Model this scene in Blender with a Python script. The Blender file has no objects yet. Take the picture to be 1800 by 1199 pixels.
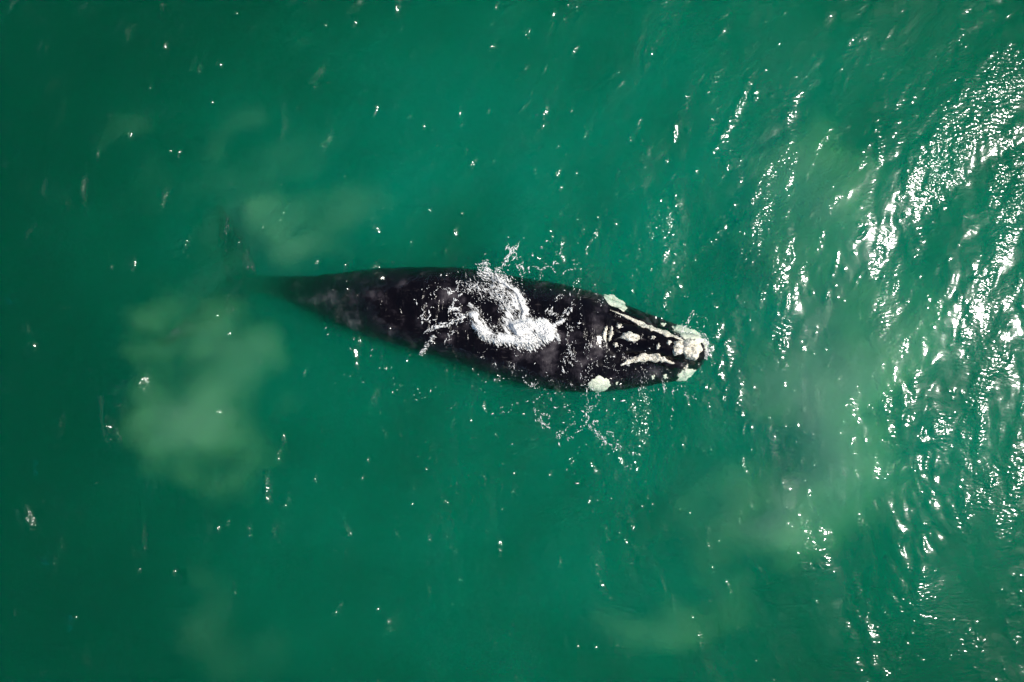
import bpy, bmesh, math, random
import numpy as np
from mathutils import Vector, Matrix
from mathutils.bvhtree import BVHTree

rng = np.random.default_rng(7)
random.seed(7)
scene = bpy.context.scene
C = scene.collection

# ------------------------------------------------------------------ camera
H = 24.0                       # drone height over the sea, metres
SC = 60.0                      # photograph pixels per metre at the sea surface
cam_d = bpy.data.cameras.new("camera")
cam_d.sensor_width = 36.0
cam_d.lens = 36.0 * H / (1800.0 / SC)
cam_d.clip_start = 0.5
cam_d.clip_end = 2000.0
cam = bpy.data.objects.new("camera", cam_d)
cam.location = (0, 0, H)
cam.rotation_euler = (0, 0, 0)
C.objects.link(cam)
scene.camera = cam

# ------------------------------------------------------------------ sky and sun
SUN_EL, SUN_AZ = 53.0, 1.5    # azimuth: degrees anticlockwise from +X
world = bpy.data.worlds.new("World")
scene.world = world
world.use_nodes = True
wn = world.node_tree.nodes
sky = wn.new("ShaderNodeTexSky")
sky.sky_type = 'NISHITA'
sky.sun_disc = False
sky.sun_elevation = math.radians(SUN_EL)
sky.sun_rotation = math.radians(90.0 - SUN_AZ)
bg = wn["Background"]
bg.inputs["Strength"].default_value = 0.10
world.node_tree.links.new(sky.outputs[0], bg.inputs["Color"])

sun_d = bpy.data.lights.new("sun", 'SUN')
sun_d.energy = 5.0
sun_d.angle = math.radians(0.53)
sun_d.color = (1.0, 0.95, 0.87)
sun = bpy.data.objects.new("sun", sun_d)
sv = Vector((math.cos(math.radians(SUN_EL)) * math.cos(math.radians(SUN_AZ)),
             math.cos(math.radians(SUN_EL)) * math.sin(math.radians(SUN_AZ)),
             math.sin(math.radians(SUN_EL))))
sun.rotation_euler = sv.to_track_quat('Z', 'Y').to_euler()
sun.location = sv * 60
C.objects.link(sun)

vs = scene.view_settings
vs.view_transform = 'Standard'
vs.look = 'None'
vs.exposure = 0.09
vs.gamma = 1.0
vs.use_curve_mapping = False
cy = scene.cycles
cy.max_bounces = 8
cy.diffuse_bounces = 2
cy.glossy_bounces = 2
cy.transmission_bounces = 2
cy.volume_bounces = 2
cy.transparent_max_bounces = 12
cy.caustics_reflective = False
cy.caustics_refractive = False
cy.use_adaptive_sampling = True
cy.adaptive_threshold = 0.04
cy.adaptive_min_samples = 12
cy.sample_clamp_indirect = 4.0
cy.use_denoising = True
try:
    cy.denoiser = 'OPENIMAGEDENOISE'
    cy.denoising_input_passes = 'RGB'
except Exception:
    pass


# ------------------------------------------------------------------ helpers
def W(px, py, z=0.0):
    """photograph pixel seen at height z -> world point"""
    k = (H - z) / H / SC
    return Vector(((px - 900.0) * k, -(py - 599.5) * k, z))


def Wa(pts, z=0.0):
    a = np.asarray(pts, float)
    k = (H - z) / H / SC
    return np.stack([(a[:, 0] - 900.0) * k, -(a[:, 1] - 599.5) * k], 1)


def mesh_np(name, V, F, mat, parent=None, smooth=True):
    """V (n,3), F (m,3) or (m,4)"""
    V = np.ascontiguousarray(V, np.float32)
    F = np.ascontiguousarray(F, np.int32)
    me = bpy.data.meshes.new(name)
    k = F.shape[1]
    me.vertices.add(len(V))
    me.vertices.foreach_set("co", V.ravel())
    me.loops.add(F.size)
    me.loops.foreach_set("vertex_index", F.ravel())
    me.polygons.add(len(F))
    me.polygons.foreach_set("loop_start", np.arange(0, F.size, k, dtype=np.int32))
    me.polygons.foreach_set("use_smooth", np.full(len(F), smooth))
    me.update(calc_edges=True)
    me.validate()
    if mat is not None:
        me.materials.append(mat)
    o = bpy.data.objects.new(name, me)
    C.objects.link(o)
    if parent is not None:
        o.parent = parent
    return o


def tag(o, label=None, cat=None, group=None, kind=None):
    if label: o["label"] = label
    if cat: o["category"] = cat
    if group: o["group"] = group
    if kind: o["kind"] = kind
    return o


def vnoise(x, y, seed=0, octaves=4, gain=0.5):
    """smooth 2-D value noise in about -1..1"""
    r = np.random.default_rng(seed)
    out = np.zeros_like(x, dtype=float)
    amp, tot, f = 1.0, 0.0, 1.0
    for _ in range(octaves):
        N = 256
        tab = r.uniform(-1, 1, (N, N))
        ox, oy = r.uniform(0, 100, 2)
        u, v = x * f + ox, y * f + oy
        iu, iv = np.floor(u).astype(int), np.floor(v).astype(int)
        fu, fv = u - iu, v - iv
        fu = fu * fu * fu * (fu * (fu * 6 - 15) + 10)
        fv = fv * fv * fv * (fv * (fv * 6 - 15) + 10)
        a = tab[iu % N, iv % N]; b = tab[(iu + 1) % N, iv % N]
        c = tab[iu % N, (iv + 1) % N]; d = tab[(iu + 1) % N, (iv + 1) % N]
        out += amp * ((a * (1 - fu) + b * fu) * (1 - fv) + (c * (1 - fu) + d * fu) * fv)
        tot += amp; amp *= gain; f *= 2.03
    return out / tot * 1.6


def seg_dist(X, Y, pts):
    """distance from grid points to a polyline, the fraction along it and the signed side"""
    best = np.full(X.shape, 1e9); frac = np.zeros(X.shape); side = np.zeros(X.shape)
    pts = np.asarray(pts, float)
    L = np.hypot(*np.diff(pts, axis=0).T); cum = np.concatenate([[0], np.cumsum(L)])
    for i in range(len(pts) - 1):
        a, b = pts[i], pts[i + 1]
        d = b - a
        t = np.clip(((X - a[0]) * d[0] + (Y - a[1]) * d[1]) / max(d @ d, 1e-9), 0, 1)
        ex, ey = X - (a[0] + t * d[0]), Y - (a[1] + t * d[1])
        q = np.hypot(ex, ey)
        m = q < best
        best = np.where(m, q, best)
        frac = np.where(m, (cum[i] + t * L[i]) / cum[-1], frac)
        side = np.where(m, np.sign(d[0] * ey - d[1] * ex) * q, side)
    return best, frac, side


class NT:
    """small node-tree helper"""
    def __init__(s, name):
        s.m = bpy.data.materials.new(name)
        s.m.use_nodes = True
        s.t = s.m.node_tree
        s.t.nodes.clear()
        s.out = s.t.nodes.new("ShaderNodeOutputMaterial")

    def n(s, typ, **kw):
        nd = s.t.nodes.new("ShaderNode" + typ)
        for k, v in kw.items():
            if k in nd.inputs:
                s.put(nd.inputs[k], v)
            else:
                setattr(nd, k, v)
        return nd

    def put(s, sock, v):
        if isinstance(v, bpy.types.NodeSocket):
            s.t.links.new(v, sock)
        elif isinstance(v, bpy.types.Node):
            s.t.links.new(v.outputs[0], sock)
        else:
            sock.default_value = v

    def math(s, op, a, b=0.0, c=None):
        nd = s.t.nodes.new("ShaderNodeMath"); nd.operation = op
        s.put(nd.inputs[0], a); s.put(nd.inputs[1], b)
        if c is not None: s.put(nd.inputs[2], c)
        return nd.outputs[0]

    def ramp(s, fac, stops):
        nd = s.t.nodes.new("ShaderNodeValToRGB")
        s.put(nd.inputs[0], fac)
        el = nd.color_ramp.elements
        while len(el) < len(stops): el.new(0.5)
        for e, (p, c) in zip(el, stops):
            e.position = p
            e.color = c if len(c) == 4 else (*c, 1)
        return nd.outputs[0]

    def link(s, a, b):
        s.t.links.new(a, b)


# ------------------------------------------------------------------ materials
def mat_water():
    t = NT("sea_water")
    geo = t.n("NewGeometry")
    tc = t.n("TexCoord")
    att = t.n("Attribute", attribute_name="ripple")
    # fine capillary ripples: crests a little longer across the wind than along it
    mp = t.n("Mapping"); t.link(tc.outputs["Object"], mp.inputs["Vector"])
    mp.inputs["Rotation"].default_value = (0, 0, math.radians(14))
    mp.inputs["Scale"].default_value = (0.75, 1.35, 1.0)
    n1 = t.n("TexNoise", Scale=8.0, Detail=1.0, Roughness=0.5)
    n1.inputs["Distortion"].default_value = 0.3
    t.link(mp.outputs[0], n1.inputs["Vector"])
    hgt = t.math('MULTIPLY', n1.outputs["Fac"], att.outputs["Fac"])
    bump = t.n("Bump", Strength=1.0, Distance=1.0)
    t.put(bump.inputs["Height"], hgt)
    # Schlick mirror share of a water surface, the same from both sides
    dot = t.t.nodes.new("ShaderNodeVectorMath"); dot.operation = 'DOT_PRODUCT'
    t.link(bump.outputs[0], dot.inputs[0]); t.link(geo.outputs["Incoming"], dot.inputs[1])
    c = t.math('ABSOLUTE', dot.outputs["Value"])
    c = t.math('MINIMUM', c, 1.0)
    p = t.math('POWER', t.math('SUBTRACT', 1.0, c), 5.0)
    fr = t.math('MULTIPLY_ADD', p, 0.98, 0.022)
    gl = t.n("BsdfGlossy", Roughness=0.10)
    t.link(bump.outputs[0], gl.inputs["Normal"])
    gl2 = t.n("BsdfGlossy", Roughness=0.27)
    t.link(bump.outputs[0], gl2.inputs["Normal"])
    gm = t.n("MixShader"); gm.inputs[0].default_value = 0.12
    t.link(gl.outputs[0], gm.inputs[1]); t.link(gl2.outputs[0], gm.inputs[2])
    tr = t.n("BsdfTransparent")
    mix = t.n("MixShader")
    t.put(mix.inputs[0], fr)
    t.link(tr.outputs[0], mix.inputs[1]); t.link(gm.outputs[0], mix.inputs[2])
    t.link(mix.outputs[0], t.out.inputs["Surface"])
    sc = t.n("VolumeScatter", Color=(0.0003, 0.515, 0.262, 1), Density=0.38, Anisotropy=0.5)
    ab = t.n("VolumeAbsorption", Color=(0.0, 0.50, 0.40, 1), Density=0.32)
    add = t.n("AddShader")
    t.link(sc.outputs[0], add.inputs[0]); t.link(ab.outputs[0], add.inputs[1])
    t.link(add.outputs[0], t.out.inputs["Volume"])
    return t.m


def light_volume(m):
    m.cycles.homogeneous_volume = True
    m.cycles.volume_sampling = 'DISTANCE'
    return m


def mat_cloud(name, col, dens, g=0.2):
    t = NT(name)
    pv = t.n("VolumeScatter", Color=(*col, 1), Density=dens, Anisotropy=g)
    t.link(pv.outputs[0], t.out.inputs["Volume"])
    return light_volume(t.m)


def mat_sand():
    t = NT("seabed_sand")
    n = t.n("TexNoise", Scale=0.7, Detail=5.0)
    col = t.ramp(n.outputs["Fac"], [(0.3, (0.16, 0.13, 0.08)), (0.7, (0.26, 0.22, 0.14))])
    b = t.n("BsdfPrincipled", Roughness=0.9)
    t.put(b.inputs["Base Color"], col)
    t.link(b.outputs[0], t.out.inputs["Surface"])
    return t.m


def mat_skin():
    t = NT("whale_skin")
    tc = t.n("TexCoord")
    n1 = t.n("TexNoise", Scale=1.3, Detail=4.0, Roughness=0.6)
    t.link(tc.outputs["Object"], n1.inputs["Vector"])
    col = t.ramp(n1.outputs["Fac"], [(0.35, (0.0018, 0.0016, 0.003)), (0.54, (0.0035, 0.0026, 0.004)),
                                     (0.61, (0.018, 0.015, 0.019)), (0.74, (0.085, 0.075, 0.08))])
    # fine scratches and sloughing skin
    mp = t.n("Mapping"); t.link(tc.outputs["Object"], mp.inputs["Vector"])
    mp.inputs["Scale"].default_value = (1.0, 4.0, 2.0)
    mp.inputs["Rotation"].default_value = (0, 0, 0.5)
    n2 = t.n("TexNoise", Scale=3.0, Detail=6.0, Roughness=0.7)
    t.link(mp.outputs[0], n2.inputs["Vector"])
    pale = t.ramp(n2.outputs["Fac"], [(0.60, (0, 0, 0)), (0.78, (1, 1, 1))])
    mx = t.n("Mix"); mx.data_type = 'RGBA'
    t.put(mx.inputs["Factor"], t.math('MULTIPLY', pale, 0.6))
    t.put(mx.inputs[6], col); mx.inputs[7].default_value = (0.11, 0.095, 0.095, 1)
    b = t.n("BsdfPrincipled", Roughness=0.17)
    b.inputs["Specular IOR Level"].default_value = 0.15
    t.put(b.inputs["Base Color"], mx.outputs[2])
    n3 = t.n("TexNoise", Scale=9.0, Detail=2.0)
    mp3 = t.n("Mapping"); t.link(tc.outputs["Object"], mp3.inputs["Vector"])
    mp3.inputs["Scale"].default_value = (1.3, 0.8, 1.0)
    t.link(mp3.outputs[0], n3.inputs["Vector"])
    n4 = t.n("TexNoise", Scale=1.6, Detail=3.0)                     # runnels of draining water in patches
    mp4 = t.n("Mapping"); t.link(tc.outputs["Object"], mp4.inputs["Vector"])
    mp4.inputs["Scale"].default_value = (2.2, 0.7, 1.0); mp4.inputs["Location"].default_value = (3.1, 1.7, 0)
    t.link(mp4.outputs[0], n4.inputs["Vector"])
    wet = t.ramp(n4.outputs["Fac"], [(0.50, (0.12, 0.12, 0.12)), (0.64, (1, 1, 1))])
    bp = t.n("Bump", Strength=1.0, Distance=0.055)
    t.put(bp.inputs["Height"], t.math('MULTIPLY', n3.outputs["Fac"], wet))
    t.link(bp.outputs[0], b.inputs["Normal"])
    t.link(b.outputs[0], t.out.inputs["Surface"])
    return t.m


def mat_callosity(name, c1, c2, pits=0.5, rough=0.8):
    t = NT(name)
    tc = t.n("TexCoord")
    v = t.n("TexVoronoi", Scale=17.0)
    t.link(tc.outputs["Object"], v.inputs["Vector"])
    n = t.n("TexNoise", Scale=6.0, Detail=5.0, Roughness=0.65)
    t.link(tc.outputs["Object"], n.inputs["Vector"])
    base = t.ramp(n.outputs["Fac"], [(0.35, c2), (0.62, c1)])
    n2 = t.n("TexNoise", Scale=14.0, Detail=4.0, Roughness=0.7)
    t.link(tc.outputs["Object"], n2.inputs["Vector"])
    pit = t.ramp(n2.outputs["Fac"], [(0.36, (1, 1, 1)), (0.46, (0, 0, 0))])
    mx = t.n("Mix"); mx.data_type = 'RGBA'
    t.put(mx.inputs["Factor"], t.math('MULTIPLY', pit, pits))
    t.put(mx.inputs[6], base); mx.inputs[7].default_value = (0.05, 0.045, 0.035, 1)
    b = t.n("BsdfPrincipled", Roughness=0.8)
    b.inputs["Specular IOR Level"].default_value = 0.2
    t.put(b.inputs["Base Color"], mx.outputs[2])
    bp = t.n("Bump", Strength=rough, Distance=0.03)
    hh = t.math('ADD', v.outputs["Distance"], n2.outputs["Fac"])
    t.put(bp.inputs["Height"], hh)
    t.link(bp.outputs[0], b.inputs["Normal"])
    t.link(b.outputs[0], t.out.inputs["Surface"])
    return t.m


def mat_foam(lacy):
    t = NT("white_foam_lace" if lacy else "white_foam_glint")
    tc = t.n("TexCoord")
    n = t.n("TexNoise", Scale=14.0, Detail=5.0, Roughness=0.7)
    t.link(tc.outputs["Object"], n.inputs["Vector"])
    col = t.ramp(n.outputs["Fac"], [(0.25, (0.90, 0.89, 0.86)), (0.5, (0.97, 0.96, 0.93))])
    d = t.n("BsdfDiffuse"); t.put(d.inputs["Color"], col)
    tl = t.n("BsdfTranslucent"); t.put(tl.inputs["Color"], col)
    mx = t.n("MixShader"); mx.inputs[0].default_value = 0.15
    t.link(d.outputs[0], mx.inputs[1]); t.link(tl.outputs[0], mx.inputs[2])
    sh = mx
    if lacy:
        # holes between the bubbles: streaked where the sheet is thin, closed where it is thick
        att = t.n("Attribute", attribute_name="cover")
        wn = t.n("TexNoise", Scale=1.8, Detail=2.0)
        t.link(tc.outputs["Object"], wn.inputs["Vector"])
        vm = t.t.nodes.new("ShaderNodeVectorMath"); vm.operation = 'MULTIPLY_ADD'
        t.link(wn.outputs["Color"], vm.inputs[0]); vm.inputs[1].default_value = (.5, .5, 0)
        t.link(tc.outputs["Object"], vm.inputs[2])
        mr = t.n("Mapping"); t.link(vm.outputs[0], mr.inputs["Vector"])
        mr.inputs["Rotation"].default_value = (0, 0, math.radians(48))
        ms = t.n("Mapping"); t.link(mr.outputs[0], ms.inputs["Vector"])
        ms.inputs["Scale"].default_value = (2.6, 15.0, 1.0)
        f = t.n("TexNoise", Scale=1.0, Detail=5.0, Roughness=0.72)
        t.link(ms.outputs[0], f.inputs["Vector"])
        v = t.math('ADD', f.outputs["Fac"], t.math('MULTIPLY_ADD', att.outputs["Fac"], 0.64, -0.75))
        al = t.ramp(v, [(0.0, (0, 0, 0)), (0.10, (1, 1, 1))])
        tr = t.n("BsdfTransparent")
        sh = t.n("MixShader"); t.put(sh.inputs[0], al)
        t.link(tr.outputs[0], sh.inputs[1]); t.link(mx.outputs[0], sh.inputs[2])
    t.link(sh.outputs[0], t.out.inputs["Surface"])
    return t.m


M_water = light_volume(mat_water())
M_sand = mat_sand()
M_skin = mat_skin()
M_call = mat_callosity("callosity_cream", (0.86, 0.83, 0.72), (0.62, 0.56, 0.43), 0.85)
M_pale = mat_callosity("callosity_pale", (0.70, 0.74, 0.60), (0.58, 0.62, 0.48), 0.15, 0.3)
M_foam_glint = mat_foam(False)
M_lace = mat_foam(True)
M_hole = NT("blowhole_dark")
_b = M_hole.n("BsdfPrincipled", Roughness=0.5)
_b.inputs["Base Color"].default_value = (0.004, 0.003, 0.004, 1)
M_hole.link(_b.outputs[0], M_hole.out.inputs["Surface"]); M_hole = M_hole.m

# ------------------------------------------------------------------ the sea
DX = 0.03


def axis(half, step):
    a = np.arange(-half, half + step / 2, step)
    out, s, x = [], step, a[-1]
    while x < 600:
        s *= 1.22; x += s; out.append(x)
    out = np.array(out)
    return np.concatenate([-out[::-1], a, out])


gx, gy = axis(17.2, DX), axis(11.7, DX)
X, Y = np.meshgrid(gx, gy, indexing='ij')
FADE = np.clip(1.4 - np.maximum(np.abs(X) / 60, np.abs(Y) / 60), 0.15, 1)


def sea_waves():
    Z = np.zeros_like(X)
    r = np.random.default_rng(11)
    # gentle domain warp keeps the crests from being ruler-straight
    wx = X + 0.35 * vnoise(X * 0.25, Y * 0.25, 3, 2) - 0.014 * np.clip(Y, -15, 15) ** 2   # crests bend round
    wy = Y + 0.35 * vnoise(X * 0.25, Y * 0.25, 4, 2)
    gust = 0.74 + 0.75 * vnoise((X - .35 * Y) * 0.45, (Y + .35 * X) * 0.17, 5, 4, .6)          # calmer and rougher patches
    gust += 0.10 * np.clip((X - 4) / 9, 0, 1)                       # the breeze freshens towards the sun
    gust = np.clip(gust, 0.22, 1.5)
    short = np.zeros_like(X)
    for i in range(46):
        lam = 0.42 * (7.5 / 0.42) ** r.random()
        k = 2 * math.pi / lam
        th = math.radians(-10 + r.normal(0, 22 if lam > 1.2 else 42))
        slope = 0.018 * (0.8 if lam > 2.5 else 1.0)
        ph = k * (wx * math.cos(th) + wy * math.sin(th)) + r.uniform(0, 6.283)
        w = np.sin(ph); w = w + 0.22 * np.cos(2 * ph)
        if lam > 1.6:
            Z += slope / k * w
        else:
            short += slope / k * w
    return Z + short * gust, gust


SEA, GUST = sea_waves()
STREAK = np.clip(.50 + 1.0 * vnoise((X - .30 * Y - .014 * np.clip(Y, -15, 15) ** 2) * 1.25, (Y + .30 * X) * .42, 17, 3, .6), .14, 1.7)
RIP = 0.0255 * np.clip(GUST + .22 * np.clip((np.abs(Y) - 2) / 6, 0, 1) * np.clip((X - 3) / 6, 0, 1), 0.1, 1.08) * STREAK      # ripples gather on the crests, calm water between

# steep little crests: (path in photograph pixels, half-width px, steepness)
CRESTS = [
    ([(838, 268), (830, 288), (806, 312)], 5, 1.0), ([(742, 377), (716, 386), (708, 402)], 3, .8),
    ([(506, 350), (498, 368), (486, 386)], 4, 1.0), ([(170, 264), (168, 284)], 4, 1.0),
    ([(828, 58), (826, 75), (820, 90)], 3, .9), ([(808, 180), (805, 218)], 3, .8),
    ([(320, 255), (312, 275), (310, 295)], 4, .7), ([(232, 455), (226, 480)], 4, 1.1),
    ([(160, 640), (162, 690)], 3, 1.0), ([(186, 725), (190, 760), (200, 790)], 5, 1.0),
    ([(130, 550), (120, 590)], 3, .6), ([(245, 995), (244, 1015)], 3, 1.0),
    ([(545, 968), (540, 992)], 4, .8), ([(870, 940), (876, 960), (874, 985)], 5, 1.1),
    ([(1020, 855), (1045, 830), (1030, 805)], 3, 1.1), ([(1080, 780), (1096, 830)], 4, 1.1),
    ([(960, 190), (950, 210)], 4, .9), ([(1008, 172), (996, 210)], 4, .9),
    ([(1130, 230), (1124, 250)], 4, .9), ([(1050, 400), (1030, 432)], 4, 1.0),
    ([(1320, 130), (1290, 200), (1238, 288)], 6, 1.1), ([(1365, 262), (1318, 352), (1300, 372)], 6, 1.1),
    ([(1466, 208), (1436, 258), (1420, 300)], 6, 1.0), ([(1285, 385), (1240, 425), (1222, 450)], 6, 1.0),
    ([(1540, 225), (1544, 300)], 5, 1.0), ([(1700, 120), (1680, 180), (1665, 205)], 7, 1.0),
    ([(1795, 205), (1760, 250)], 7, 1.0), ([(1660, 340), (1630, 370)], 6, 1.0),
    ([(1420, 850), (1418, 885)], 5, 1.0), ([(1645, 750), (1650, 800)], 6, 1.0),
    ([(1240, 920), (1244, 970)], 4, 1.0), ([(1300, 880), (1296, 930)], 4, .9),
    ([(1010, 1120), (1016, 1160)], 3, .9), ([(1158, 1010), (1170, 1045)], 3, .9),
    ([(1305, 830), (1300, 800)], 4, .9), ([(497, 760), (494, 785)], 3, .8),
    ([(627, 585), (630, 605)], 3, .8), ([(555, 615), (558, 632)], 3, .8), ([(775, 640), (772, 662)], 4, 1.0),
    ([(760, 590), (735, 628)], 6, 1.0), ([(1580, 940), (1578, 985)], 6, 1.0), ([(1700, 860), (1690, 960)], 8, 1.0),
    ([(1000, 435), (1010, 470)], 3, .8), ([(880, 470), (905, 432)], 4, 1.2), ([(930, 440), (960, 470)], 3, 1.0),
    ([(108, 160), (104, 195), (92, 222), (60, 250)], 9, 1.5), ([(350, 90), (345, 122), (328, 130)], 6, 1.3),
    ([(168, -5), (158, 20), (130, 38)], 10, 1.5), ([(245, 895), (249, 930), (243, 985)], 8, 1.3), ([(40, 560), (60, 620)], 5, .5),
    ([(172, 650), (186, 700), (192, 745), (212, 800)], 9, 1.4), ([(146, 300), (142, 335), (146, 368)], 8, 1.3), ([(345, 335), (322, 365), (290, 385), (282, 410)], 8, 1.3),
    ([(232, 440), (222, 490)], 7, 1.3), ([(80, 70), (75, 105)], 8, 1.2), ([(285, 0), (275, 20)], 8, 1.2), ([(190, 235), (160, 265)], 8, 1.2), ([(35, 280), (10, 300)], 9, 1.3), ([(105, 720), (98, 780)], 8, 1.1), ([(515, 130), (480, 150)], 7, 1.1), ([(310, 190), (280, 215)], 8, 1.1), ([(665, 180), (650, 215)], 3, .7),
]
r2 = np.random.default_rng(21)
for _ in range(800):                     # many more, denser where the breeze roughens the water
    u = r2.random() ** 0.62
    px = u * 1950 - 30
    py = r2.uniform(-30, 1230)
    L = r2.uniform(8, 42) * (0.5 + 0.8 * u)
    tilt = math.radians(r2.normal(64 + 26 * (py / 1199.0), 16))
    dx, dy = math.cos(tilt) * L / 2, -math.sin(tilt) * L / 2
    bend = r2.normal(0, L * 0.12)
    CRESTS.append(([(px - dx, py - dy), (px + bend, py), (px + dx, py + dy)], r2.uniform(2.0, 5.0), r2.uniform(-0.2, 0.85)))

r3 = np.random.default_rng(33)
for _ in range(55):                      # long low crests over the calmer water on the far side from the sun
    px, py = r3.random() ** 1.3 * 760 - 40, r3.uniform(-20, 1220)
    if 340 < px < 560 and 330 < py < 640:
        continue                         # the stirred water over the flukes is slick
    L = r3.uniform(25, 110)
    tilt = math.radians(r3.normal(62 + 26 * (py / 1199.0), 14))
    dx, dy = math.cos(tilt) * L / 2, -math.sin(tilt) * L / 2
    b1, b2 = r3.normal(0, L * .12, 2)
    CRESTS.append(([(px - dx, py - dy), (px - dx * .3 + b1, py - dy * .3), (px + dx * .3 + b2, py + dy * .3), (px + dx, py + dy)], r3.uniform(7, 13), 1.11 + .3 * r3.random()))
for _ in range(1100):                    # and a sprinkling of tiny ones, thickest round the whale and towards the sun
    if r2.random() < .35:
        px, py = r2.normal(980, 230), r2.normal(600, 190)
    else:
        px, py = (r2.random() ** .7) * 1900 - 30, r2.uniform(-20, 1220)
    L = r2.uniform(2, 12)
    tilt = math.radians(r2.normal(75, 35))
    dx, dy = math.cos(tilt) * L / 2, -math.sin(tilt) * L / 2
    CRESTS.append(([(px - dx, py - dy), (px + dx, py + dy)], r2.uniform(1.5, 3.0), r2.uniform(0.1, 1.0)))

i0x, i0y = np.searchsorted(gx, -17.2), np.searchsorted(gy, -11.7)
for pts, hw, st in CRESTS:
    P = Wa(pts)
    s = max(hw / SC * 1.15, 0.055)
    m = 4 * s + 0.06
    a0, a1 = np.searchsorted(gx, P[:, 0].min() - m), np.searchsorted(gx, P[:, 0].max() + m)
    b0, b1 = np.searchsorted(gy, P[:, 1].min() - m), np.searchsorted(gy, P[:, 1].max() + m)
    if a1 - a0 < 2 or b1 - b0 < 2: continue
    xs, ys = X[a0:a1, b0:b1], Y[a0:a1, b0:b1]
    d, f, _s = seg_dist(xs, ys, P)
    env = np.sin(np.clip(f, 0.02, .98) * math.pi) ** 0.6
    lump = 0.75 + 0.5 * vnoise(xs * 5, ys * 5, int(abs(P[0, 0]) * 991) % 997, 2)
    g = np.exp(-(d / s) ** 2)
    need = math.tan((math.radians(90 - SUN_EL) - math.atan(P[:, 0].mean() / H)) / 2)
    steep, rip = (0.55 + 0.75 * st) * max(need, 0.09), 0.014 * max(st, .1)
    if st >= 1.1 and hw >= 6 and P[:, 0].mean() < -2.4:
        steep, rip, lump = 0.44, 0.002, 1.0      # longer, rounder crests that mirror the low sky
    SEA[a0:a1, b0:b1] += steep / 0.858 * s * g * env * lump
    RIP[a0:a1, b0:b1] += rip * np.exp(-(d / (1.3 * s)) ** 2) * env

# the whale stirs the water round its head and flanks
for (px, py, rr, amp) in [(1215, 610, 95, .9), (1000, 690, 120, .8), (940, 460, 80, 1.0), (1060, 760, 110, .6), (1150, 690, 80, .8),
                          (900, 560, 150, .7), (1080, 600, 100, .7)]:
    p = W(px, py)
    d = np.hypot(X - p.x, Y - p.y) / (rr / SC)
    e = np.exp(-d * d)
    SEA += 0.022 * amp * e * vnoise(X * 2.6, Y * 2.6, int(px), 3)
    RIP += 0.010 * amp * e
SEA *= FADE


def build_sea():
    nx, ny = X.shape
    V = np.stack([X, Y, SEA], -1).reshape(-1, 3)
    idx = np.arange(nx * ny).reshape(nx, ny)
    F = np.stack([idx[:-1, :-1], idx[1:, :-1], idx[1:, 1:], idx[:-1, 1:]], -1).reshape(-1, 4)
    # skirt and floor close the body of water
    ring = np.concatenate([idx[:, 0], idx[-1, 1:], idx[-2::-1, -1], idx[0, -2:0:-1]])
    low = V[ring].copy(); low[:, 2] = -11.0
    base = len(V)
    V = np.concatenate([V, low, [[0, 0, -11.0]]])
    n = len(ring); j = np.arange(n); jn = (j + 1) % n
    side = np.stack([ring[jn], ring[j], base + j, base + jn], -1)
    c = np.full(n, base + n)
    fl = np.stack([base + jn, base + j, c, c], -1)
    me = bpy.data.meshes.new("water")
    quads = np.concatenate([F, side]).astype(np.int32)
    tris = fl[:, :3].astype(np.int32)
    loops = np.concatenate([quads.ravel(), tris.ravel()])
    starts = np.concatenate([np.arange(len(quads)) * 4, len(quads) * 4 + np.arange(len(tris)) * 3]).astype(np.int32)
    me.vertices.add(len(V)); me.vertices.foreach_set("co", V.astype(np.float32).ravel())
    me.loops.add(len(loops)); me.loops.foreach_set("vertex_index", loops.astype(np.int32))
    me.polygons.add(len(starts)); me.polygons.foreach_set("loop_start", starts)
    sm = np.zeros(len(starts), bool); sm[:len(F)] = True
    me.polygons.foreach_set("use_smooth", sm)
    me.update(calc_edges=True)
    at = me.attributes.new("ripple", 'FLOAT', 'POINT')
    rv = np.zeros(len(V), np.float32); rv[:nx * ny] = RIP.ravel()
    at.data.foreach_set("value", rv)
    me.materials.append(M_water)
    o = bpy.data.objects.new("water", me); C.objects.link(o)
    tag(o, "green rippled sea water with sun glitter", None, None, "structure")


build_sea()


def build_seabed():
    a = axis(14, 0.8)
    XX, YY = np.meshgrid(a, a, indexing='ij')
    ZZ = -9.6 + 0.25 * vnoise(XX * 0.2, YY * 0.2, 31, 3) + 0.05 * np.sin(XX * 4 + 2 * vnoise(XX * .3, YY * .3, 8, 2))
    n = len(a); idx = np.arange(n * n).reshape(n, n)
    F = np.stack([idx[:-1, :-1], idx[1:, :-1], idx[1:, 1:], idx[:-1, 1:]], -1).reshape(-1, 4)
    o = mesh_np("seabed", np.stack([XX * .99, YY * .99, ZZ], -1).reshape(-1, 3), F, M_sand)
    tag(o, "sandy seabed under the green water", None, None, "structure")


build_seabed()


def sea_z(x, y):
    i = np.clip(np.searchsorted(gx, x), 1, len(gx) - 1); j = np.clip(np.searchsorted(gy, y), 1, len(gy) - 1)
    return SEA[i, j]


# ------------------------------------------------------------------ the whale
def loft(rings):
    """rings: list of (n,3) arrays of equal n -> closed mesh arrays"""
    n = len(rings[0]); V = np.concatenate(rings); F = []
    j = np.arange(n); jn = (j + 1) % n
    for i in range(len(rings) - 1):
        a, b = i * n, (i + 1) * n
        F.append(np.stack([a + j, a + jn, b + jn, b + j], -1))
    F = np.concatenate(F).tolist()
    c0 = len(V); V = np.concatenate([V, [rings[0].mean(0)], [rings[-1].mean(0)]])
    for k in range(n):
        kn = (k + 1) % n
        F.append([c0, kn, k]); F.append([c0 + 1, (len(rings) - 1) * n + k, (len(rings) - 1) * n + kn])
    return V, F


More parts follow.
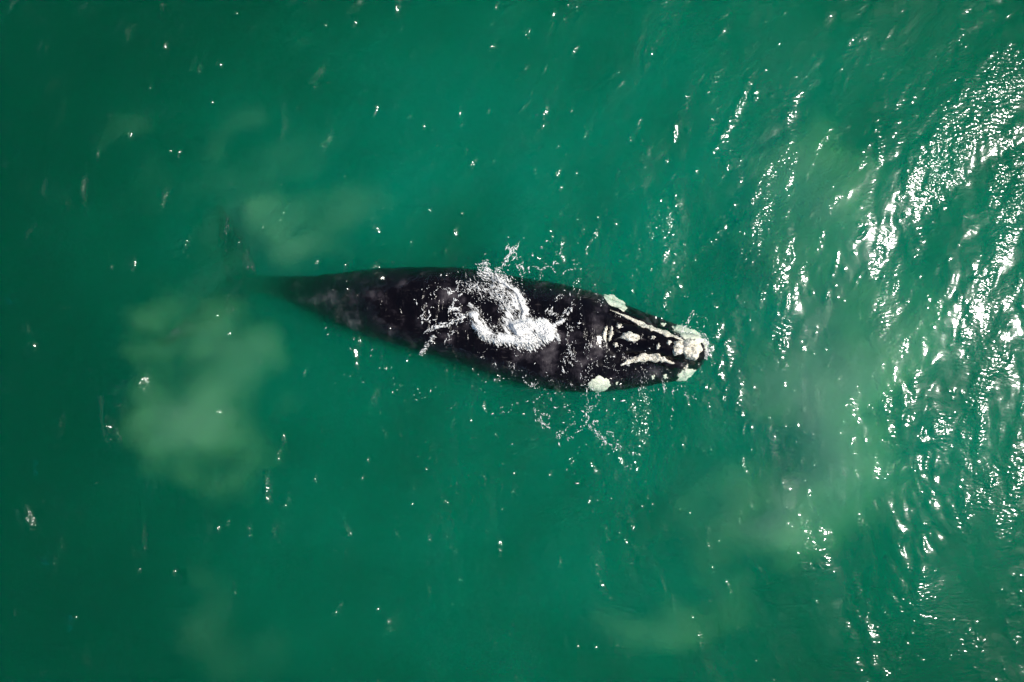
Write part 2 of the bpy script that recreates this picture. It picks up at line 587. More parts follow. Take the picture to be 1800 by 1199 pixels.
def smooth_table(tab, n):
    tab = np.asarray(tab, float)
    s = np.concatenate([[0], np.cumsum(np.abs(np.diff(tab[:, 0])) + 2)])
    t = np.linspace(0, s[-1], n)
    out = np.stack([np.interp(t, s, tab[:, k]) for k in range(tab.shape[1])], 1)
    for _ in range(6):
        out[1:-1] = 0.25 * out[:-2] + 0.5 * out[1:-1] + 0.25 * out[2:]
    return out


# px x, px centre y, half width px, back height m, widest level m, belly m
TRUNK = [(1246, 620, 6, -.32, -.45, -.60), (1238, 620, 22, -.20, -.50, -.95), (1222, 621, 37, -.14, -.50, -1.3), (1195, 620, 47, -.12, -.50, -1.7),
         (1160, 617, 58, -.08, -.50, -2.0), (1120, 613, 70, .00, -.52, -2.3), (1090, 608, 78, .08, -.55, -2.5), (1060, 604, 86, .22, -.55, -2.6),
         (1035, 600, 90, .36, -.58, -2.7), (1000, 597, 94, .34, -.60, -2.75), (950, 588, 95, .24, -.60, -2.75), (900, 579, 94, .20, -.60, -2.7),
         (850, 566, 91, .18, -.60, -2.6), (800, 553, 84, .16, -.60, -2.5), (750, 546, 77, .14, -.58, -2.35), (700, 540, 70, .06, -.60, -2.2),
         (650, 533, 60, -.06, -.66, -2.0), (600, 526, 47, -.24, -.74, -1.9), (560, 519, 35, -.52, -.90, -1.8), (520, 511, 26, -.88, -1.20, -1.9),
         (480, 503, 19, -1.36, -1.60, -2.0), (450, 499, 16, -1.58, -1.75, -2.0), (420, 495, 14, -1.62, -1.74, -1.95), (395, 492, 9, -1.62, -1.70, -1.80)]


def trunk_rings(tab, n=120, m=56, p=1.0):
    R = []
    for px, py, hw, zt, zm, zb in smooth_table(tab, n):
        t = np.linspace(0, 2 * math.pi, m, endpoint=False)
        k = (H - zm) / H / SC
        x0, y0 = (px - 900) * k, -(py - 599.5) * k
        c, s = np.cos(t), np.sin(t)
        yy = y0 + hw * k * np.sign(c) * np.abs(c) ** 0.9
        zz = np.where(s > 0, zm + (zt - zm) * np.abs(s) ** p, zm - (zm - zb) * np.abs(s))
        R.append(np.stack([np.full(m, x0), yy, zz], -1))
    return R


ROSTRUM = [(1040, 588, 30, .10, -.2, -.6), (1062, 589, 34, .24, -.2, -.6), (1085, 592, 33, .30, -.2, -.6), (1120, 597, 29, .40, -.2, -.6),
           (1160, 604, 26, .46, -.2, -.6), (1195, 610, 26, .44, -.2, -.6), (1220, 615, 27, .34, -.22, -.6), (1233, 617, 25, .18, -.25, -.6), (1240, 618, 12, -.05, -.3, -.5)]


def tube_rings(pts, m=16):
    """pts: px, py, z, radius m"""
    R = []
    tab = np.asarray(pts, float)
    t = np.linspace(0, len(tab) - 1, len(tab) * 5)
    tab = np.stack([np.interp(t, np.arange(len(tab)), tab[:, k]) for k in range(4)], 1)
    P = np.array([W(a, b, z) for a, b, z, _ in tab])
    T = np.gradient(P, axis=0); T /= np.linalg.norm(T, axis=1)[:, None]
    for p, tt, r in zip(P, T, tab[:, 3]):
        side = np.cross(tt, [0, 0, 1]); side /= np.linalg.norm(side)
        up = np.cross(side, tt)
        a = np.linspace(0, 2 * math.pi, m, endpoint=False)
        R.append(p + r * (np.cos(a)[:, None] * side + np.sin(a)[:, None] * up))
    return R


LIP_UP = [(1085, 548), (1105, 560), (1130, 572), (1150, 580), (1172, 588), (1195, 598)]
LIP_LO = [(1090, 642), (1105, 635), (1125, 629), (1145, 628), (1165, 632), (1182, 639)]


def wing_rings(root, lead, trail, tip, n=22, m=14, thick=0.2):
    """flat tapering fin between two curves given as world points (quadratic)"""
    R = []
    for s in np.linspace(0, 1, n):
        def q(P): return (1 - s) ** 2 * P[0] + 2 * s * (1 - s) * P[1] + s * s * P[2]
        a, b = q(lead), q(trail)
        c = (a + b) / 2; hv = (a - b) / 2
        th = thick * (1 - 0.75 * s)
        t = np.linspace(0, 2 * math.pi, m, endpoint=False)
        R.append(c + np.cos(t)[:, None] * hv + (np.sin(t) * th / 2)[:, None] * np.array([0, 0, 1.0]))
    return R


def build_body():
    Vs, Fs, off = [], [], 0

    def add(rings):
        nonlocal off
        V, F = loft(rings)
        Vs.append(V); Fs.extend([[i + off for i in f] for f in F]); off += len(V)

    add(trunk_rings(TRUNK, p=1.0))
    add(trunk_rings(ROSTRUM, 60, 32, 0.8))
    add(tube_rings([(1060, 545, -.20, .10)] + [(x, y, -.10, .17) for x, y in LIP_UP] + [(1212, 606, -.12, .10)]))
    add(tube_rings([(1062, 655, -.20, .10)] + [(x, y, -.08, .18) for x, y in LIP_LO] + [(1202, 646, -.12, .10)]))
    A = lambda *p: np.array(W(*p))
    # flukes, deep behind: raised blade pointing up the picture, the other swept down-left
    add(wing_rings(None, [A(456, 490, -1.80), A(440, 415, -1.72), A(388, 358, -1.62)],
                   [A(396, 500, -1.84), A(386, 430, -1.72), A(378, 362, -1.62)], None, thick=.22))
    add(wing_rings(None, [A(456, 500, -1.80), A(416, 570, -1.67), A(284, 612, -1.52)],
                   [A(396, 486, -1.84), A(342, 543, -1.67), A(276, 602, -1.52)], None, thick=.22))
    # flippers, tucked down along the flanks
    add(wing_rings(None, [A(1035, 655, -1.5), A(1000, 690, -2.2), A(930, 668, -2.9)],
                   [A(985, 650, -1.5), A(950, 668, -2.2), A(915, 655, -2.9)], None, thick=.3))
    add(wing_rings(None, [A(1035, 548, -1.5), A(1000, 515, -2.2), A(930, 520, -2.9)],
                   [A(985, 552, -1.5), A(950, 530, -2.2), A(915, 532, -2.9)], None, thick=.3))
    me = bpy.data.meshes.new("body_raw")
    me.from_pydata(np.concatenate(Vs).tolist(), [], Fs); me.update()
    o = bpy.data.objects.new("body_raw", me); C.objects.link(o)
    md = o.modifiers.new("r", 'REMESH'); md.mode = 'VOXEL'; md.voxel_size = 0.045
    sm = o.modifiers.new("s", 'SMOOTH'); sm.factor = 0.5; sm.iterations = 5
    dg = bpy.context.evaluated_depsgraph_get()
    ev = o.evaluated_get(dg)
    m2 = bpy.data.meshes.new_from_object(ev)
    bpy.data.objects.remove(o)
    m2.name = "body"
    co = np.zeros(len(m2.vertices) * 3, np.float32); m2.vertices.foreach_get("co", co); co = co.reshape(-1, 3)
    no = np.zeros(len(m2.vertices) * 3, np.float32); m2.vertices.foreach_get("normal", no) if hasattr(m2.vertices[0], "normal") else None
    no = no.reshape(-1, 3)
    w = np.clip((co[:, 2] + 1.5), 0, 1)
    d = 0.028 * vnoise(co[:, 0] * 1.6 + co[:, 2], co[:, 1] * 1.6, 41, 4) * w
    co = co + no * d[:, None]
    m2.vertices.foreach_set("co", co.ravel()); m2.update()
    m2.polygons.foreach_set("use_smooth", np.ones(len(m2.polygons), bool))
    m2.materials.clear(); m2.materials.append(M_skin)
    return m2


whale = bpy.data.objects.new("whale", None)
C.objects.link(whale)
tag(whale, "black right whale with cream callosities swimming at the sea surface", "whale")
body_me = build_body()
body = bpy.data.objects.new("body", body_me); C.objects.link(body); body.parent = whale
bm = bmesh.new(); bm.from_mesh(body_me)
BVH = BVHTree.FromBMesh(bm); bm.free()


def skin_z(x, y, default=-0.6):
    h = BVH.ray_cast(Vector((x, y, 5)), Vector((0, 0, -1)), 9)
    return h[0].z if h[0] is not None else default


def polar_patch(name, cx, cyy, rx, ry, rot, thick, mat, seed, lob=0.12, rings=9, seg=40, dome=0.0):
    """lumpy raised plate lying on the skin; sizes in photograph pixels"""
    r = np.random.default_rng(seed)
    ph = r.uniform(0, 6.28, 6); am = r.uniform(.3, 1, 6); jag = r.normal(0, 1, seg); jag = (jag + np.roll(jag, 1)) * .75
    zc = skin_z(*W(cx, cyy)[:2])
    p0 = W(cx, cyy, zc)
    c, s = math.cos(math.radians(rot)), math.sin(math.radians(rot))
    V = []; F = []
    lift = lambda q: thick * max(0.0, 1 - q ** 5) ** 0.6 - 0.03
    zz0 = skin_z(p0.x, p0.y)
    V.append((p0.x, p0.y, zz0 + lift(0) + dome))
    for i in range(1, rings + 1):
        q = i / rings
        for j in range(seg):
            a = 2 * math.pi * j / seg
            rad = 1 + lob * sum(am[k] * math.sin((k + 2) * a + ph[k]) for k in range(6)) / 1.8
            rad += 0.055 * jag[j] * q ** 3
            u, v = rx * rad * q * math.cos(a) / SC, ry * rad * q * math.sin(a) / SC
            x, y = p0.x + c * u - s * v, p0.y + s * u + c * v
            V.append((x, y, max(skin_z(x, y), zz0 - 0.5) + lift(q) + dome * (1 - q * q)))
    V = np.array(V)
    lump = vnoise(V[:, 0] * 7, V[:, 1] * 7, seed, 3)
    V[:, 2] += thick * 0.35 * lump * (np.arange(len(V)) < 1 + seg * (rings - 1))
    for j in range(seg): F.append((0, 1 + j, 1 + (j + 1) % seg, 1 + (j + 1) % seg))
    tri = [(0, 1 + j, 1 + (j + 1) % seg) for j in range(seg)]
    quad = []
    for i in range(rings - 1):
        a, b = 1 + i * seg, 1 + (i + 1) * seg
        for j in range(seg):
            jn = (j + 1) % seg
            quad.append((a + j, b + j, b + jn, a + jn))
    me = bpy.data.meshes.new(name)
    me.from_pydata(V.tolist(), [], tri + quad); me.update()
    me.polygons.foreach_set("use_smooth", np.ones(len(me.polygons), bool))
    me.materials.append(mat)
    o = bpy.data.objects.new(name, me); C.objects.link(o); o.parent = whale
    return o


def strip_patch(name, pts, hws, thick, mat, seed, nl=48, nw=9):
    """lumpy raised ridge along a path on the skin"""
    pts = np.asarray(pts, float)
    t = np.linspace(0, len(pts) - 1, nl)
    path = np.stack([np.interp(t, np.arange(len(pts)), pts[:, k]) for k in range(2)], 1)
    for _ in range(4): path[1:-1] = .25 * path[:-2] + .5 * path[1:-1] + .25 * path[2:]
    hw = np.interp(t, np.linspace(0, len(pts) - 1, len(hws)), hws)
    r = np.random.default_rng(seed)
    hw = hw * (1 + 0.45 * np.interp(t, np.linspace(0, t[-1], 24), r.uniform(-1, 1, 24)))
    P = np.array([W(a, b, -0.02)[:2] for a, b in path])
    T = np.gradient(P, axis=0); T /= np.linalg.norm(T, axis=1)[:, None]
    N = np.stack([-T[:, 1], T[:, 0]], 1)
    V = []
    for i in range(nl):
        e = math.sin(math.pi * np.clip(i / (nl - 1), 0.03, .97)) ** 0.3
        for j in range(nw):
            q = 2 * j / (nw - 1) - 1
            x, y = P[i] + N[i] * q * hw[i] * e / SC
            V.append((x, y, skin_z(x, y) + thick * max(0, 1 - abs(q) ** 3) ** .7 * e - 0.025))
    V = np.array(V)
    lump = vnoise(V[:, 0] * 8, V[:, 1] * 8, seed, 3)
    V[:, 2] += thick * 0.4 * lump * np.tile(np.abs(np.linspace(-1, 1, nw)) < .95, nl)
    idx = np.arange(nl * nw).reshape(nl, nw)
    F = np.stack([idx[:-1, :-1], idx[:-1, 1:], idx[1:, 1:], idx[1:, :-1]], -1).reshape(-1, 4)[:, ::-1]
    o = mesh_np(name, V, F, mat, whale)
    return o


# rostrum callosities
b1 = polar_patch("bonnet_callosity", 1216, 613, 20, 20, 0, .20, M_call, 1, .10, 12, 56, .04)
b1["label"] = "large cream callosity on the snout tip"
polar_patch("bonnet_callosity", 1192, 616, 10, 9, 20, .14, M_call, 2, .14)
polar_patch("bonnet_callosity", 1194, 606, 11, 8, 10, .15, M_call, 3, .14)
polar_patch("rostrum_callosity", 1108, 592, 17, 8.5, -12, .13, M_call, 4, .10)
for k, (px, py, rx, ry) in enumerate([(1148, 593, 4.5, 3.5), (1176, 602, 5, 4), (1157, 609, 5, 3.8), (1082, 606, 5, 4), (1088, 573, 5, 4.5)]):
    polar_patch("callosity_spot", px, py, rx, ry, k * 40, .09, M_call, 10 + k, .3, 5, 20)
# coaming in front of the blowholes, the blowholes themselves
strip_patch("blowhole_coaming", [(1066, 572), (1062, 582), (1060, 592), (1063, 601)], [3, 4, 4, 3], .10, M_call, 30, 24, 7)
strip_patch("blowhole_coaming", [(1074, 573), (1072, 583), (1071, 592), (1068, 600)], [3, 4, 4, 3], .10, M_call, 31, 24, 7)
strip_patch("blowhole", [(1079, 577), (1084, 583), (1092, 586)], [2, 3, 2], .05, M_hole, 32, 16, 7)
strip_patch("blowhole", [(1077, 600), (1082, 595), (1090, 592)], [2, 3, 2], .05, M_hole, 33, 16, 7)
# rims of the lower lips
strip_patch("lip_callosity", [(1072, 545), (1098, 556)] + LIP_UP[2:], [1.2, 3, 5.5, 6.5, 6, 3], .11, M_call, 40, 60)
strip_patch("lip_callosity", LIP_LO, [3, 5.5, 7, 7, 6, 3.5], .12, M_call, 41, 60)
# chin and lip patches, partly under water
polar_patch("chin_callosity", 1214, 588, 30, 14, -24, .10, M_pale, 50, .12, 10, 44)
polar_patch("chin_callosity", 1206, 659, 19, 11, 18, .10, M_pale, 51, .12, 10, 44)
strip_patch("chin_callosity", [(1210, 640), (1206, 650), (1203, 662)], [4, 4, 3], .10, M_call, 52, 20, 7)
strip_patch("chin_callosity", [(1236, 594), (1241, 605), (1240, 622)], [4, 4, 3], .10, M_pale, 53, 24, 7)
for k, (px, py, rx, ry) in enumerate([(1166, 570, 5, 4), (1188, 577, 5, 3.5), (1148, 663, 5, 3.5), (1169, 662, 5, 4.5), (1084, 674, 3, 3)]):
    polar_patch("lip_spot", px, py, rx, ry, k * 50, .06, M_pale, 60 + k, .35, 5, 20)
# big pale patches over the eyes
e1 = polar_patch("eyebrow_callosity", 1054, 676, 21, 16, 0, .06, M_pale, 70, .05, 10, 48)
e2 = polar_patch("eyebrow_callosity", 1083, 532, 24, 12, -32, .06, M_pale, 71, .12, 10, 48)

# ------------------------------------------------------------------ white water
_OCT = np.array([(1, 0, 0), (.31, .95, 0), (-.81, .59, 0), (-.81, -.59, 0), (.31, -.95, 0), (0, 0, 1), (0, 0, -1)], float)
_OCF = np.array([(0, 1, 5), (1, 2, 5), (2, 3, 5), (3, 4, 5), (4, 0, 5), (1, 0, 6), (2, 1, 6), (3, 2, 6), (4, 3, 6), (0, 4, 6)])


def drops(name, P, ang, L, Wd, Hh, mat):
    n = len(P)
    c, s = np.cos(ang), np.sin(ang)
    l = _OCT[None] * np.stack([L, Wd, Hh], -1)[:, None, :]
    x = l[..., 0] * c[:, None] - l[..., 1] * s[:, None]
    y = l[..., 0] * s[:, None] + l[..., 1] * c[:, None]
    V = np.stack([x, y, l[..., 2]], -1) + P[:, None, :]
    F = (_OCF[None] + (np.arange(n) * len(_OCT))[:, None, None]).reshape(-1, 3)
    return mesh_np(name, V.reshape(-1, 3), F, mat)


def ground_z(x, y):
    s = float(sea_z(x, y))
    return max(s, skin_z(x, y, -9))


def stroke_drops(strokes, seed):
    """strokes: (points px, half width px, count, size m, flow angle or None)"""
    r = np.random.default_rng(seed)
    P, A, L, Wd = [], [], [], []
    for pts, hw, cnt, size, flow in strokes:
        pts = np.asarray(pts, float)
        seg = np.hypot(*np.diff(pts, axis=0).T); cum = np.concatenate([[0], np.cumsum(seg)])
        clump = r.uniform(0, 1, max(2, int(cum[-1] / 5)))
        for _ in range(cnt):
            u = r.choice(clump) * cum[-1] + r.normal(0, 2.0) if r.random() < .6 else r.uniform(0, cum[-1])
            u = min(max(u, 0), cum[-1])
            k = min(np.searchsorted(cum, u, side='right') - 1, len(seg) - 1)
            p = pts[k] + (pts[k + 1] - pts[k]) * ((u - cum[k]) / max(seg[k], 1e-6))
            d = pts[k + 1] - pts[k]
            a = math.atan2(-d[1], d[0]) if flow is None else math.radians(flow)
            off = r.normal(0, hw * .5, 2)
            p = p + off
            w = W(p[0], p[1])
            z = ground_z(w.x, w.y)
            sz = size * r.lognormal(0, .45)
            P.append((w.x, w.y, z + 0.004)); A.append(a + r.normal(0, .35)); L.append(sz * r.uniform(1, 3.2)); Wd.append(sz * .48)
    return np.array(P), np.array(A), np.array(L), np.array(Wd)


# the breaking wash over the back: two curling ridges that meet in a bright mass
FX = np.arange(-3.1, 1.75, 0.022); FY = np.arange(-0.75, 2.75, 0.022)
GX, GY = np.meshgrid(FX, FY, indexing='ij')
warpx = GX + 0.10 * vnoise(GX * 1.6, GY * 1.6, 81, 3); warpy = GY + 0.10 * vnoise(GX * 1.6, GY * 1.6, 82, 3)
RIDGES = [  # path px, width px on the right-hand side of the path, on its left-hand side, height m
    ([(834, 546), (838, 562), (852, 580), (880, 592), (910, 597), (935, 592)], 16, 11, .20),
    ([(860, 490), (885, 497), (906, 515), (916, 536), (920, 560)], 42, 9, .18),
    ([(900, 578), (922, 570), (945, 572), (960, 578)], 25, 19, .26),
    ([(945, 566), (968, 570), (985, 562), (1002, 543)], 5, 5, .10),
]
for k, (x0, y0, x1, y1) in enumerate([(918, 592, 938, 616), (932, 590, 950, 612), (944, 584, 964, 602), (952, 578, 976, 590), (900, 596, 914, 616), (880, 594, 892, 612),
                                      (862, 588, 868, 604), (846, 578, 846, 592), (955, 570, 984, 574), (910, 596, 922, 618), (870, 590, 878, 610), (926, 592, 946, 618),
                                      (940, 588, 958, 610), (854, 584, 856, 600), (890, 596, 902, 616), (950, 575, 972, 596), (976, 584, 984, 604)]):
    RIDGES.append(([(x0, y0), ((x0 + x1) / 2 + (k % 3 - 1), (y0 + y1) / 2), (x1, y1)], 4.0, 4.0, .13))
Fd = np.full_like(GX, -1.0)
for k, (pts, wr, wl, hh) in enumerate(RIDGES):
    d, f, sd = seg_dist(warpx, warpy, Wa(pts))
    w = np.where(sd < 0, wr, wl) / SC
    if k > 3:
        w = w * np.clip(1.15 - f, .12, 1)
    e = np.clip(f * 6 + .3, 0, 1)
    pr = np.clip(1 - d / w, -1, 1)
    thin = np.where((sd < 0) & (wr > 30), .55, 1.0)
    Fd = np.maximum(Fd, np.where(pr > 0, hh * e * thin * np.clip(pr * 1.6, 0, 1) ** .8, pr))
ca, sa = math.cos(math.radians(-48)), math.sin(math.radians(-48))
fu, fv = GX * ca + GY * sa, -GX * sa + GY * ca
fib = vnoise(fu * 2.4 + .3 * vnoise(GX * 2, GY * 2, 87, 2), fv * 17 + 1.2 * vnoise(GX * 1.5, GY * 1.5, 88, 2), 83, 2)
fine = vnoise(GX * 16, GY * 16, 84, 3)
Cv = np.clip((Fd + .11) / .40, 0, 1) * np.clip(.85 + .3 * vnoise(GX * 3, GY * 3, 86, 3), 0, 1.1)          # how closed the foam is
Hf = np.clip(Fd, 0, 1) * (0.95 + .06 * fine) + 0.014 * fib * Cv + 0.012
base = np.array([[ground_z(x, y) for y in FY[::3]] for x in FX[::3]])
bi = np.interp(np.arange(len(FX)) / 3, np.arange(base.shape[0]), np.arange(base.shape[0]))
bj = np.interp(np.arange(len(FY)) / 3, np.arange(base.shape[1]), np.arange(base.shape[1]))
i0 = np.clip(bi.astype(int), 0, base.shape[0] - 2); j0 = np.clip(bj.astype(int), 0, base.shape[1] - 2)
fi, fj = (bi - i0)[:, None], (bj - j0)[None]
Bz = (base[np.ix_(i0, j0)] * (1 - fi) * (1 - fj) + base[np.ix_(i0 + 1, j0)] * fi * (1 - fj)
      + base[np.ix_(i0, j0 + 1)] * (1 - fi) * fj + base[np.ix_(i0 + 1, j0 + 1)] * fi * fj)
keep = Cv > 0.02
idx = np.arange(GX.size).reshape(GX.shape)
Fq = np.stack([idx[:-1, :-1], idx[1:, :-1], idx[1:, 1:], idx[:-1, 1:]], -1).reshape(-1, 4)
kq = (keep[:-1, :-1] | keep[1:, :-1] | keep[1:, 1:] | keep[:-1, 1:]).ravel()
Fq = Fq[kq]
used = np.unique(Fq); remap = np.full(GX.size, -1); remap[used] = np.arange(len(used))
Vw = np.stack([GX, GY, Bz + Hf], -1).reshape(-1, 3)[used]
wash = mesh_np("white_water", Vw, remap[Fq], M_lace)
at = wash.data.attributes.new("cover", 'FLOAT', 'POINT')
at.data.foreach_set("value", Cv.ravel()[used].astype(np.float32))
tag(wash, "churning white water curling over the whale's back", "white water", None, "stuff")

# streaks, lace and beads of foam, plus white drops standing in for sun glints
ST = []
for pts, wr, wl, hh in RIDGES[:3]:
    ST.append((pts, 16, 600, .010, -48))
ST += [
    ([(905, 600), (935, 604), (948, 596), (962, 588)], 11, 700, .018, -52),
    ([(838, 575), (850, 592), (880, 604)], 6, 420, .014, -60),
    ([(842, 478), (870, 485), (895, 498)], 11, 300, .014, -35),
    ([(820, 505), (850, 505), (880, 520), (895, 545)], 15, 500, .012, -40),
    ([(748, 582), (765, 576), (785, 571), (805, 563), (822, 552)], 5, 240, .013, 22),
    ([(740, 622), (748, 612), (762, 592)], 5, 90, .012, 10), ([(782, 602), (800, 578)], 4, 30, .013, None),
    ([(870, 478), (880, 470), (896, 448), (898, 435)], 4, 80, .014, None), ([(850, 460), (856, 478)], 7, 90, .012, 0),
    ([(960, 545), (985, 560), (1000, 542), (1010, 530)], 6, 80, .013, 45), ([(970, 575), (980, 592), (984, 602)], 4, 110, .014, -62),
    ([(1000, 570), (1002, 600), (997, 630), (990, 660)], 9, 70, .011, -75), ([(1030, 600), (1036, 640), (1030, 690), (1032, 720)], 8, 70, .011, -80),  # streams of white drops draw the glint rows on wet skin
    ([(1130, 640), (1132, 665), (1128, 690)], 9, 60, .011, -80), ([(1165, 670), (1168, 690)], 3, 18, .013, -80),  # first stream draws skin glints as white drops too
    ([(1200, 582), (1212, 560), (1222, 545)], 4, 45, .012, None), ([(1028, 720), (1034, 745), (1050, 765), (1075, 785)], 6, 60, .013, None),  # strings off the body draw water glints as white drops
    ([(1236, 596), (1243, 610), (1240, 630)], 5, 160, .011, None), ([(1188, 590), (1225, 588), (1240, 602)], 10, 200, .010, None),
]
# lace: (centre px, radii px, candidates, cells per metre, size m)
LACE = [(778, 545, 46, 34, 5200, 2.6, .012), (845, 505, 55, 24, 4200, 3.4, .011), (800, 520, 40, 24, 2600, 3.2, .010), (875, 560, 26, 30, 1200, 4, .010),
        (940, 455, 55, 28, 1900, 2.4, .012), (890, 470, 40, 26, 1200, 2.6, .011), (985, 470, 40, 26, 700, 2.6, .012), (1195, 712, 50, 22, 1700, 2.3, .012), (1225, 560, 34, 30, 1200, 2.6, .012),
        (950, 735, 75, 45, 1800, 1.9, .012), (1045, 740, 55, 50, 1300, 1.9, .012), (915, 680, 50, 30, 700, 2.2, .011), (1000, 650, 50, 45, 1500, 2.4, .010),
        (1010, 545, 60, 40, 1300, 2.8, .010), (1150, 680, 60, 24, 900, 2.6, .011), (1090, 640, 60, 40, 1100, 2.8, .009), (1060, 800, 60, 60, 700, 1.7, .012),
        (880, 640, 70, 40, 1000, 2.4, .010), (1240, 610, 18, 40, 900, 4, .010), (700, 690, 120, 60, 350, 1.6, .009), (620, 600, 60, 40, 200, 1.8, .009)]


def lace_drops(spec, seed):
    r = np.random.default_rng(seed)
    P, A, L, Wd = [], [], [], []
    for k, (cx, cyy, rx, ry, n, cells, size) in enumerate(spec):
        q = np.stack([cx + r.normal(0, rx * .6, n), cyy + r.normal(0, ry * .6, n)], 1)
        w = Wa(q); x, y = w[:, 0], w[:, 1]
        f = lambda a, b: vnoise(a * cells, b * cells, 300 + k, 3)
        v = f(x, y); e = .01
        gxx, gyy = (f(x + e, y) - v) / e, (f(x, y + e) - v) / e
        ok = (np.abs(v) < .10) & (vnoise(x * 1.7, y * 1.7, 500 + k, 2) > -.05 + .3 * r.random(n))
        for i in np.nonzero(ok)[0]:
            sz = size * r.lognormal(0, .45)
            P.append((x[i], y[i], ground_z(x[i], y[i]) + .004)); A.append(math.atan2(gyy[i], gxx[i]) + math.pi / 2 + r.normal(0, .3))
            L.append(sz * r.uniform(1, 2.6)); Wd.append(sz * .55)
    return np.array(P), np.array(A), np.array(L), np.array(Wd)


Pd, Ad, Ld, Wdd = (np.concatenate(q) for q in zip(stroke_drops(ST, 91), lace_drops(LACE, 92)))
onw = np.zeros(len(Pd))
ii = np.clip(((Pd[:, 0] - FX[0]) / 0.022).astype(int), 0, len(FX) - 1); jj = np.clip(((Pd[:, 1] - FY[0]) / 0.022).astype(int), 0, len(FY) - 1)
inside = (Pd[:, 0] > FX[0]) & (Pd[:, 0] < FX[-1]) & (Pd[:, 1] > FY[0]) & (Pd[:, 1] < FY[-1])
Pd[:, 2] += np.where(inside, np.maximum(Hf[ii, jj], 0), 0)
spray_glints = drops("foam_glint_flecks", Pd, Ad, Ld, Wdd, Wdd * .4, M_foam_glint)
tag(spray_glints, "flecks of white foam around the whale, with white drops standing in for glints", "foam", None, "stuff")


# ------------------------------------------------------------------ stirred-up sediment
def plume(name, blobs, z0, tmax, mat, seed, label, step=0.10, rough=1.0):
    """a lens of cloudy water: thickness follows soft lobes (px centre, px radii, rotation, weight) broken by noise"""
    cs = np.array([W(b[0], b[1], z0)[:2] for b in blobs]); rad = np.array([max(b[2], b[3]) / SC * 1.7 for b in blobs])
    lo, hi = (cs - rad[:, None]).min(0), (cs + rad[:, None]).max(0)
    xs, ys = np.arange(lo[0], hi[0], step), np.arange(lo[1], hi[1], step)
    A, B = np.meshgrid(xs, ys, indexing='ij')
    wa = A + .75 * vnoise(A * .6, B * .6, seed, 5, .5); wb = B + .75 * vnoise(A * .6, B * .6, seed + 1, 5, .5)
    T = np.zeros_like(A)
    for (px, py, rx, ry, rot, wt), c in zip(blobs, cs):
        co, si = math.cos(math.radians(rot)), math.sin(math.radians(rot))
        u, v = (wa - c[0]) * co + (wb - c[1]) * si, -(wa - c[0]) * si + (wb - c[1]) * co
        q = (u / (rx / SC)) ** 2 + (v / (ry / SC)) ** 2
        T = np.maximum(T, wt * np.clip(1 - q / 2.2, 0, 1) ** 2)
    T = T * np.clip(.75 + rough * vnoise((A + B * .5) * .6, (B - A * .5) * 1.2, seed + 2, 5, .6), 0.02, 2)
    edge = np.minimum(np.minimum(A - xs[0], xs[-1] - A), np.minimum(B - ys[0], ys[-1] - B))
    T = tmax * T * np.clip(edge / .4, 0, 1)
    for _ in range(4):
        T[1:-1, 1:-1] = .2 * (T[1:-1, 1:-1] + T[:-2, 1:-1] + T[2:, 1:-1] + T[1:-1, :-2] + T[1:-1, 2:])
    T = np.where(T < .02, 0, T)
    mid = z0 + .12 * vnoise(A * .5, B * .5, seed + 3, 2)
    nx, ny = A.shape; n = nx * ny
    on = T > 0
    top = np.minimum(mid + T * .4, -.22)
    V = np.concatenate([np.stack([A, B, top], -1).reshape(-1, 3), np.stack([A, B, np.where(on, np.minimum(mid - T * .6, top - .01), top)], -1).reshape(-1, 3)])
    idx = np.arange(n).reshape(nx, ny)
    low = np.where(on, idx + n, idx)
    q = lambda I: np.stack([I[:-1, :-1], I[1:, :-1], I[1:, 1:], I[:-1, 1:]], -1).reshape(-1, 4)
    cell = (on[:-1, :-1] | on[1:, :-1] | on[1:, 1:] | on[:-1, 1:]).ravel()
    F = np.concatenate([q(idx)[cell], q(low)[cell][:, ::-1]])
    used = np.unique(F); rm = np.full(2 * n, -1); rm[used] = np.arange(len(used))
    o = mesh_np(name, V[used], rm[F], mat)
    return tag(o, label, "sediment cloud", "sediment clouds in the water", "stuff")


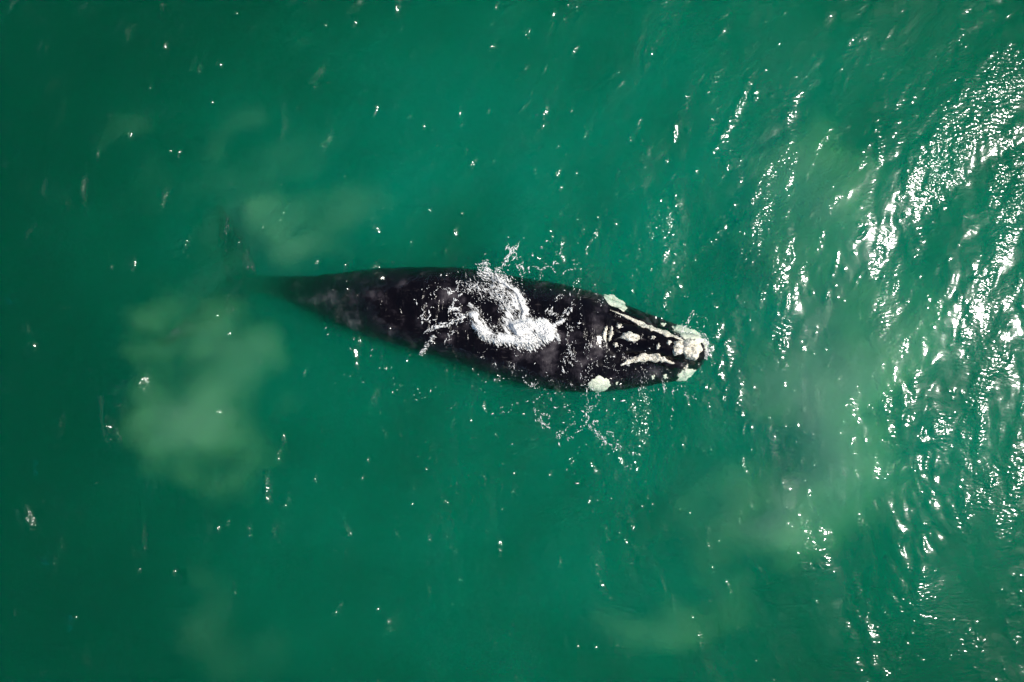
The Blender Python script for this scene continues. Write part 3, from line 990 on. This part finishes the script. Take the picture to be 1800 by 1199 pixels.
M_silt = mat_cloud("silt_cloud", (0.38, 0.95, 0.27), 0.85)
M_silt2 = mat_cloud("brown_silt_cloud", (0.36, 0.60, 0.24), 0.5)
M_haze = mat_cloud("milky_brightening_water", (0.001, 0.95, 0.47), 0.5)  # extra scatter that lifts the sea's brightness towards the middle
plume("sediment_cloud", [(335, 715, 105, 120, 0, 1.2), (270, 610, 60, 55, 20, .7), (410, 615, 80, 65, 0, .7), (345, 800, 55, 75, 0, .85), (430, 690, 60, 90, 0, .5), (275, 690, 55, 80, 0, .6)],
      -.95, 1.5, M_silt, 101, "large pale green sediment cloud below the whale's tail")
plume("sediment_cloud", [(525, 412, 62, 50, 10, 1.1), (610, 375, 90, 35, 12, .45), (600, 430, 60, 30, 12, .3)], -1.0, 1.4, M_silt, 111,
      "small yellow-green sediment cloud above the whale's tail stock")
plume("sediment_cloud", [(395, 225, 95, 26, 34, 1.1), (240, 245, 50, 26, 25, .8), (480, 310, 140, 40, 25, .5), (330, 330, 120, 30, 30, .35)], -.8, .9, M_silt2, 121,
      "faint brown sediment streaks far above the whale's tail")
plume("sediment_cloud", [(400, 440, 140, 42, 30, .8), (330, 580, 100, 50, 32, .8), (530, 440, 60, 40, 20, .4)], -1.75, 1.1, M_silt2, 125,
      "dim brown sediment trail drawn across the whale's tail and flukes")
plume("sediment_cloud", [(380, 1080, 55, 45, 0, .7), (350, 1015, 35, 25, 0, .5), (470, 1140, 60, 35, 0, .5), (410, 1140, 60, 40, -30, .4)], -.9, .8, M_silt2, 131,
      "faint brown sediment patch at the bottom left of the frame")
plume("sediment_cloud", [(1430, 330, 75, 90, 0, .6), (1480, 670, 110, 130, 0, 1.0), (1400, 890, 190, 85, 10, .9), (1310, 870, 70, 60, 0, .5), (1490, 790, 110, 90, 0, .8), (1400, 450, 80, 80, 0, .35), (1180, 1100, 130, 50, 10, .35), (1560, 620, 90, 120, 0, .5)],
      -.95, 2.2, M_silt, 141, "broad pale sediment cloud under the glitter ahead of the whale", .1, .6)
plume("milky_brightening_water", [(1000, 330, 760, 420, 10, .8), (900, 900, 640, 420, 0, .5), (1450, 640, 520, 480, 0, .6), (1000, 600, 700, 520, 0, .7)], -1.5, 3.2, M_haze, 151,  # cloudy drifts, widened to put the left-dark brightness falloff into the water
      "wide drifts of milky green water, added to brighten the sea away from the left", .3, .45)
